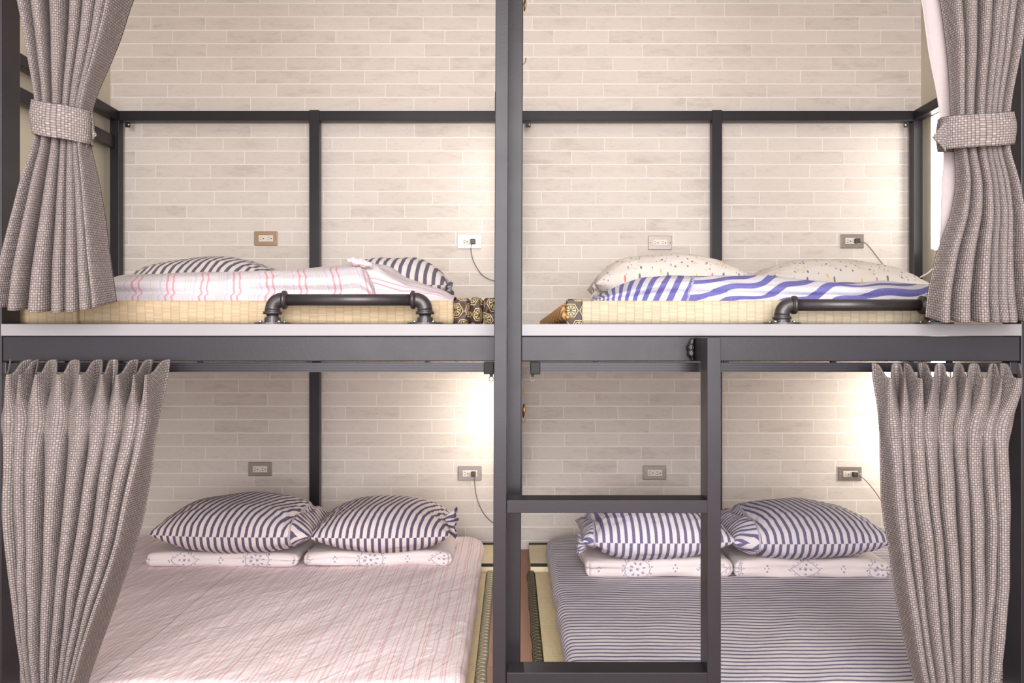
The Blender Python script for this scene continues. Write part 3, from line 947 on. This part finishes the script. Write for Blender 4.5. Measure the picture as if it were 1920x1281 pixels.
# ------------------------------------------------------------ lamps
def lamp(name, x, y, z0, z1, label, face, wide=.05, cordpts=None):
    t = empty('led_strip_lamp', (x, y, z0), label, 'lamp', 'vertical lamps of the bunks')
    if face == 'x':
        Box('diffuser', M['lamp_low' if z0 < 1 else 'lamp'], x-.018, x, y-wide, y+wide, z0, z1, t, bevel=.006)
        Box('housing', M['whitepl'], x, x+.012, y-wide-.002, y+wide+.002, z0-.008, z1+.008, t, bevel=.003)
    else:
        Box('diffuser', M['lamp_low' if z0 < 1 else 'lamp'], x-.018, x, y-wide, y+wide, z0, z1, t, bevel=.006)
        Box('housing', M['whitepl'], x, x+.008, y-wide-.002, y+wide+.002, z0-.008, z1+.008, t, bevel=.003)
    if cordpts: Tube('cord', M['wcord'], smooth_path(cordpts), .003, t, 8)
ys = 3.79
lamp('a', RW-.013, ys, 1.475, 2.11, 'bright white vertical lamp on the right wall behind the upper curtain', 'x', .06,
     [(RW-.02, ys, 1.478), (RW-.022, ys, 1.44), (RW-.03, ys+.01, 1.40), (RW-.07, ys+.0, 1.36), (RW-.12, ys-.02, 1.335)])
lamp('b', RW-.013, ys, .40, .94, 'vertical lamp on the right wall of the lower bunk behind the curtain', 'x', .06)
lamp('c', XC0-.009, 3.80, 1.50, 2.08, 'vertical lamp of the upper left bunk hidden behind the central post', 'y', .03)
lamp('d', XC0-.009, 3.80, .45, .92, 'vertical lamp of the lower left bunk hidden behind the central post', 'y', .03)
for z0, z1, lab in ((1.42, 2.11, 'upper'), (.37, .93, 'lower')):
    o = Box('divider_panel', M['sidewall'], XC0, XC1-.01, 3.62, 3.925, z0, z1, None)
    tag(o, 'narrow beige divider panel behind the central post, %s bunk' % lab, 'panel', 'divider panels')

# coat hooks beside the central post
for tops, lab, plate in (([(979, 8), (979, 118)], 'upper', (-30, 150)), ([(976, 738), (977, 770), (978, 792)], 'lower', (700, 955))):
    Yh = YF+.0805
    t = empty('coat_hook_rack', (X(970, Yh), Yh, Z(plate[1], Yh)), 'aged brass coat hook rack behind the central post, %s bunk' % lab, 'hook rack', 'coat hook racks')
    xa = XC0+.014; xb = XC1+(.0015 if lab == 'lower' else .003)
    Box('backplate', M['steel'], xa-.01, xb, Yh, Yh+.012, Z(plate[1], Yh), Z(plate[0], Yh), t, bevel=.002)
    for i, (a, b) in enumerate(tops):
        c = at(a, b, Yh+.008)
        k = 1 if i % 2 else -1
        if i == 1 and lab == 'lower' or (i == 0 and lab == 'upper'):
            pts = [c+Vector((-.004, 0, 0)), c+Vector((.006, 0, .002)), c+Vector((.008, 0, .012)), c+Vector((.008, 0, .004)), c+Vector((.007, 0, -.018))]
            bm = bmesh.new(); tube(bm, [pts[0], pts[1]], .004, 8); tube(bm, [c+Vector((.008, 0, .018)), c+Vector((.008, 0, 0)), c+Vector((.006, 0, -.018))], [.002, .0045, .0018], 8)
            obj('hook', bm, M['brass'], t, smooth=True)
        else:
            Tube('hook', M['brass'], smooth_path([c+Vector((-.004, 0, -.004)), c+Vector((.004, 0, -.002)), c+Vector((.009, 0, .004)), c+Vector((.0105, 0, .014))]), .0017, t, 8)

# ------------------------------------------------------------ curtains
def curtain(rows, Y0, nf, seed, label, pinch=None, hem=None, flip=1, irregular=.35, back=.0):
    """rows: (py, left px, right px, fold depth m, lean 0..1)"""
    rnd = random.Random(seed)
    wts = [1+irregular*(rnd.random()*2-1) for _ in range(nf)]
    cum = [0]
    for q in wts: cum.append(cum[-1]+q)
    cum = [c/cum[-1] for c in cum]
    amps = [1+.45*(rnd.random()*2-1) for _ in range(nf+1)]
    leans = [rnd.random()*.8+.2 for _ in range(nf+1)]
    py0, py1 = rows[0][0], rows[-1][0]
    nu, nv = nf*26, (200 if py0 < 0 else 130)
    Xs = F/Y0
    def phase(u):
        for k in range(nf):
            if u <= cum[k+1] or k == nf-1:
                t = (u-cum[k])/(cum[k+1]-cum[k]); return k, t
    def P(u, v):
        py = py0+(py1-py0)*v
        l, r, am = (sinterp(rows, py, j) if True else 0 for j in (1, 2, 3))
        us = u+.010*math.sin(v*4+seed+u*9)*math.sin(PI*u)
        us = max(0, min(1, us))
        k, t = phase(us)
        A = am*(amps[k]*(1-t)+amps[k+1]*t)
        A *= 1+.25*noise.noise(Vector((k*1.7+seed, v*3.5, 0)))
        c = -math.cos(2*PI*t)                    # +1 mid fold (forward)
        fwd = (1-(1-(c+1)/2)**1.25)*2-1
        spread = (r-l)/Xs/nf
        ln = -spread*(.17+.05*amps[k])*(1-(1.45*max(0, 1-(py-pinch[0])/80) if pinch else 0))*math.sin(2*PI*t) + flip*leans[k]*.30*spread*fwd
        e = min(1, u*nf*1.2, (1-u)*nf*1.2)
        x = ((l+(r-l)*us)-960)/Xs + ln*e
        x += noise.noise(Vector((u*nf*.7, v*3, seed)))*.004
        y = Y0 - A*fwd
        y += noise.noise(Vector((u*9, v*7, seed+3)))*.006
        z = EYE+(640-py)/Xs
        if pinch:
            ptop, pp = pinch
            wt = max(0, 1-(py-ptop)/(pp-ptop))
            z -= .018*wt*math.tanh(2.2*fwd)/.976 - .004*wt
            pk = math.exp(-((py-pp)/26)**2)
            x -= spread*.10*pk*math.sin(2*PI*t); y += .004*pk*math.cos(6*PI*t)
            y -= .0*wt
        if hem: z += hem(u, fwd)*v**10
        return Vector((x, y, z))
    bm = bmesh.new()
    vs = [[P(i/nu, j/nv) for j in range(nv+1)] for i in range(nu+1)]
    # arc-length texture coordinates, width averaged over the height so the weave stays straight
    step = [0.]
    for i in range(nu):
        L = sorted((vs[i+1][j]-vs[i][j]).length for j in range(10, nv, 10)); step.append(step[-1]+L[len(L)*2//3])
    vlen = (vs[0][0]-vs[0][nv]).length
    grid(bm, nu, nv, lambda u, v: vs[round(u*nu)][round(v*nv)], lambda i, j, _: (step[i], -j/nv*vlen))
    o = obj('curtain', bm, M['weave'], None, (0, 0, 0), smooth=True)
    org = Vector((sum(vs[i][0].x for i in range(nu+1))/(nu+1), Y0, vs[0][nv].z))
    o.data.transform(Matrix.Translation(-org)); o.location = org
    s = o.modifiers.new('thickness', 'SOLIDIFY'); s.thickness = .0028; s.offset = 0
    return tag(o, label, 'curtain', 'taupe bunk curtains'), org
def band(parent, org, pts_px, Y0, depth, h_px, tip=None, lift=0, gath=0):
    """tie-back sleeve: pts_px = (left, right, y left top, y right top)"""
    l, r, yl, yr = pts_px; n = 72; Xs = F/Y0
    bm = bmesh.new(); rx = (r-l)/2/Xs; cx = ((l+r)/2-960)/Xs
    hh = h_px/Xs
    def fn(u, v):
        a = 2*PI*u; c, s_ = math.cos(a), math.sin(a)
        x = cx+rx*math.copysign(abs(c)**.75, c); y = Y0-depth*math.copysign(abs(s_)**.7, s_)
        f = (1-c)/2
        py = yl*f+yr*(1-f)
        z = EYE+(640-py)/Xs - v*hh - .006*s_*(1 if s_ > 0 else .0)
        bul = .004*math.sin(PI*v)+.0025*noise.noise(Vector((a*2, v*3, l)))
        return Vector((x+bul*c, y-bul*s_, z))
    grid(bm, n, 14, fn, lambda i, j, vs: (i/n*(2*PI*(rx+depth)/2), j/14*hh))
    if tip:
        tx, ty, bx = tip      # pointed end of the tie, lying behind the gathered cloth
        Yt = Y0+ (.0 if tx < 1000 else -depth*.55)
        a0, a1 = at(bx, ty-h_px*.55, Yt), at(bx, ty+h_px*.45, Yt); m_ = at(tx, ty, Yt)
        q = [bm.verts.new(p) for p in (a0, a0.lerp(m_, .5)+Vector((0, -.003, 0)), m_, a1.lerp(m_, .5)+Vector((0, -.003, 0)), a1)]
        f = bm.faces.new(q); uvl = bm.loops.layers.uv.verify()
        for lp in f.loops: lp[uvl].uv = (lp.vert.co.x, lp.vert.co.z)
    me = bpy.data.meshes.new('tieback'); bm.normal_update(); bm.to_mesh(me); bm.free(); me.materials.append(M['weave'])
    me.transform(Matrix.Translation(-org))
    o = bpy.data.objects.new('tieback', me); C.objects.link(o); o.parent = parent
    s = o.modifiers.new('thickness', 'SOLIDIFY'); s.thickness = .003; s.offset = 1
    return o
# upper left
c1, g1 = curtain([(-560, -60, 330, .046), (-90, 12, 262, .042), (0, 38, 228, .038), (60, 50, 212, .034), (120, 60, 192, .028), (175, 70, 172, .022), (225, 73, 160, .018), (270, 70, 160, .020), (340, 47, 172, .028), (420, 27, 184, .036), (500, 8, 193, .042), (550, 0, 199, .046), (582, -4, 202, .048)],
                 2.0, 7, 11, 'taupe woven curtain tied back at upper left', hem=lambda u, f: .016*(abs(u-.5)*2)**2-.008*f, irregular=.65)
band(c1, g1, (66, 168, 187, 208), 2.0, .036, 63, tip=(181, 252, 160))
# upper right
c2, g2 = curtain([(-560, 1650, 2010, .046), (-90, 1756, 1960, .042), (0, 1772, 1926, .038), (100, 1784, 1908, .032), (180, 1788, 1893, .024), (240, 1790, 1888, .018), (285, 1796, 1889, .020), (340, 1802, 1903, .028), (400, 1794, 1913, .034), (470, 1768, 1918, .042), (550, 1750, 1923, .046), (597, 1747, 1930, .048)],
                 2.0, 7, 23, 'taupe woven curtain tied back at upper right with white lining showing', hem=lambda u, f: -.008*f-.004, flip=-1, irregular=.65)
band(c2, g2, (1764, 1895, 221, 211), 2.0, .036, 60, tip=(1747, 257, 1772))
bm = bmesh.new()
LR_ = [(-90, 1706, 1760), (0, 1729, 1775), (100, 1743, 1788), (180, 1760, 1794), (240, 1768, 1796), (290, 1773, 1800), (350, 1768, 1806), (420, 1766, 1806), (480, 1762, 1795), (560, 1757, 1790), (592, 1755, 1786)]
def lf(u, v):
    py = -90+682*v; l, r = sinterp(LR_, py, 1), sinterp(LR_, py, 2); px = l+(r-l)*u
    p = at(px, py, 2.045); p.y += .008*math.sin(u*5+v*3); return p
grid(bm, 12, 80, lf, lambda i, j, vs: (i*.01, j*.01))
o = obj('lining', bm, M['lining'], c2, smooth=True); o.modifiers.new('thickness', 'SOLIDIFY').thickness = .001
# lower left
curtain([(690, 8, 303, .034), (715, 6, 302, .035), (750, 3, 297, .026), (790, 0, 289, .016), (830, 0, 283, .022), (900, 6, 269, .036), (1000, 14, 247, .040), (1100, 24, 214, .038), (1200, 37, 180, .034), (1281, 50, 153, .028), (1340, 62, 140, .022), (1400, 50, 160, .03)],
        2.0, 9, 37, 'taupe pinch-pleated curtain hanging at lower left', pinch=(690, 790), irregular=.65)
# lower right
curtain([(697, 1644, 1924, .034), (725, 1646, 1922, .035), (760, 1651, 1912, .026), (800, 1658, 1897, .016), (850, 1659, 1893, .026), (950, 1664, 1897, .038), (1000, 1670, 1897, .040), (1100, 1686, 1893, .038), (1200, 1704, 1881, .034), (1281, 1722, 1872, .028), (1340, 1738, 1855, .022), (1400, 1720, 1870, .03)],
        2.0, 9, 52, 'taupe pinch-pleated curtain hanging at lower right', pinch=(697, 800), flip=-1, irregular=.5)
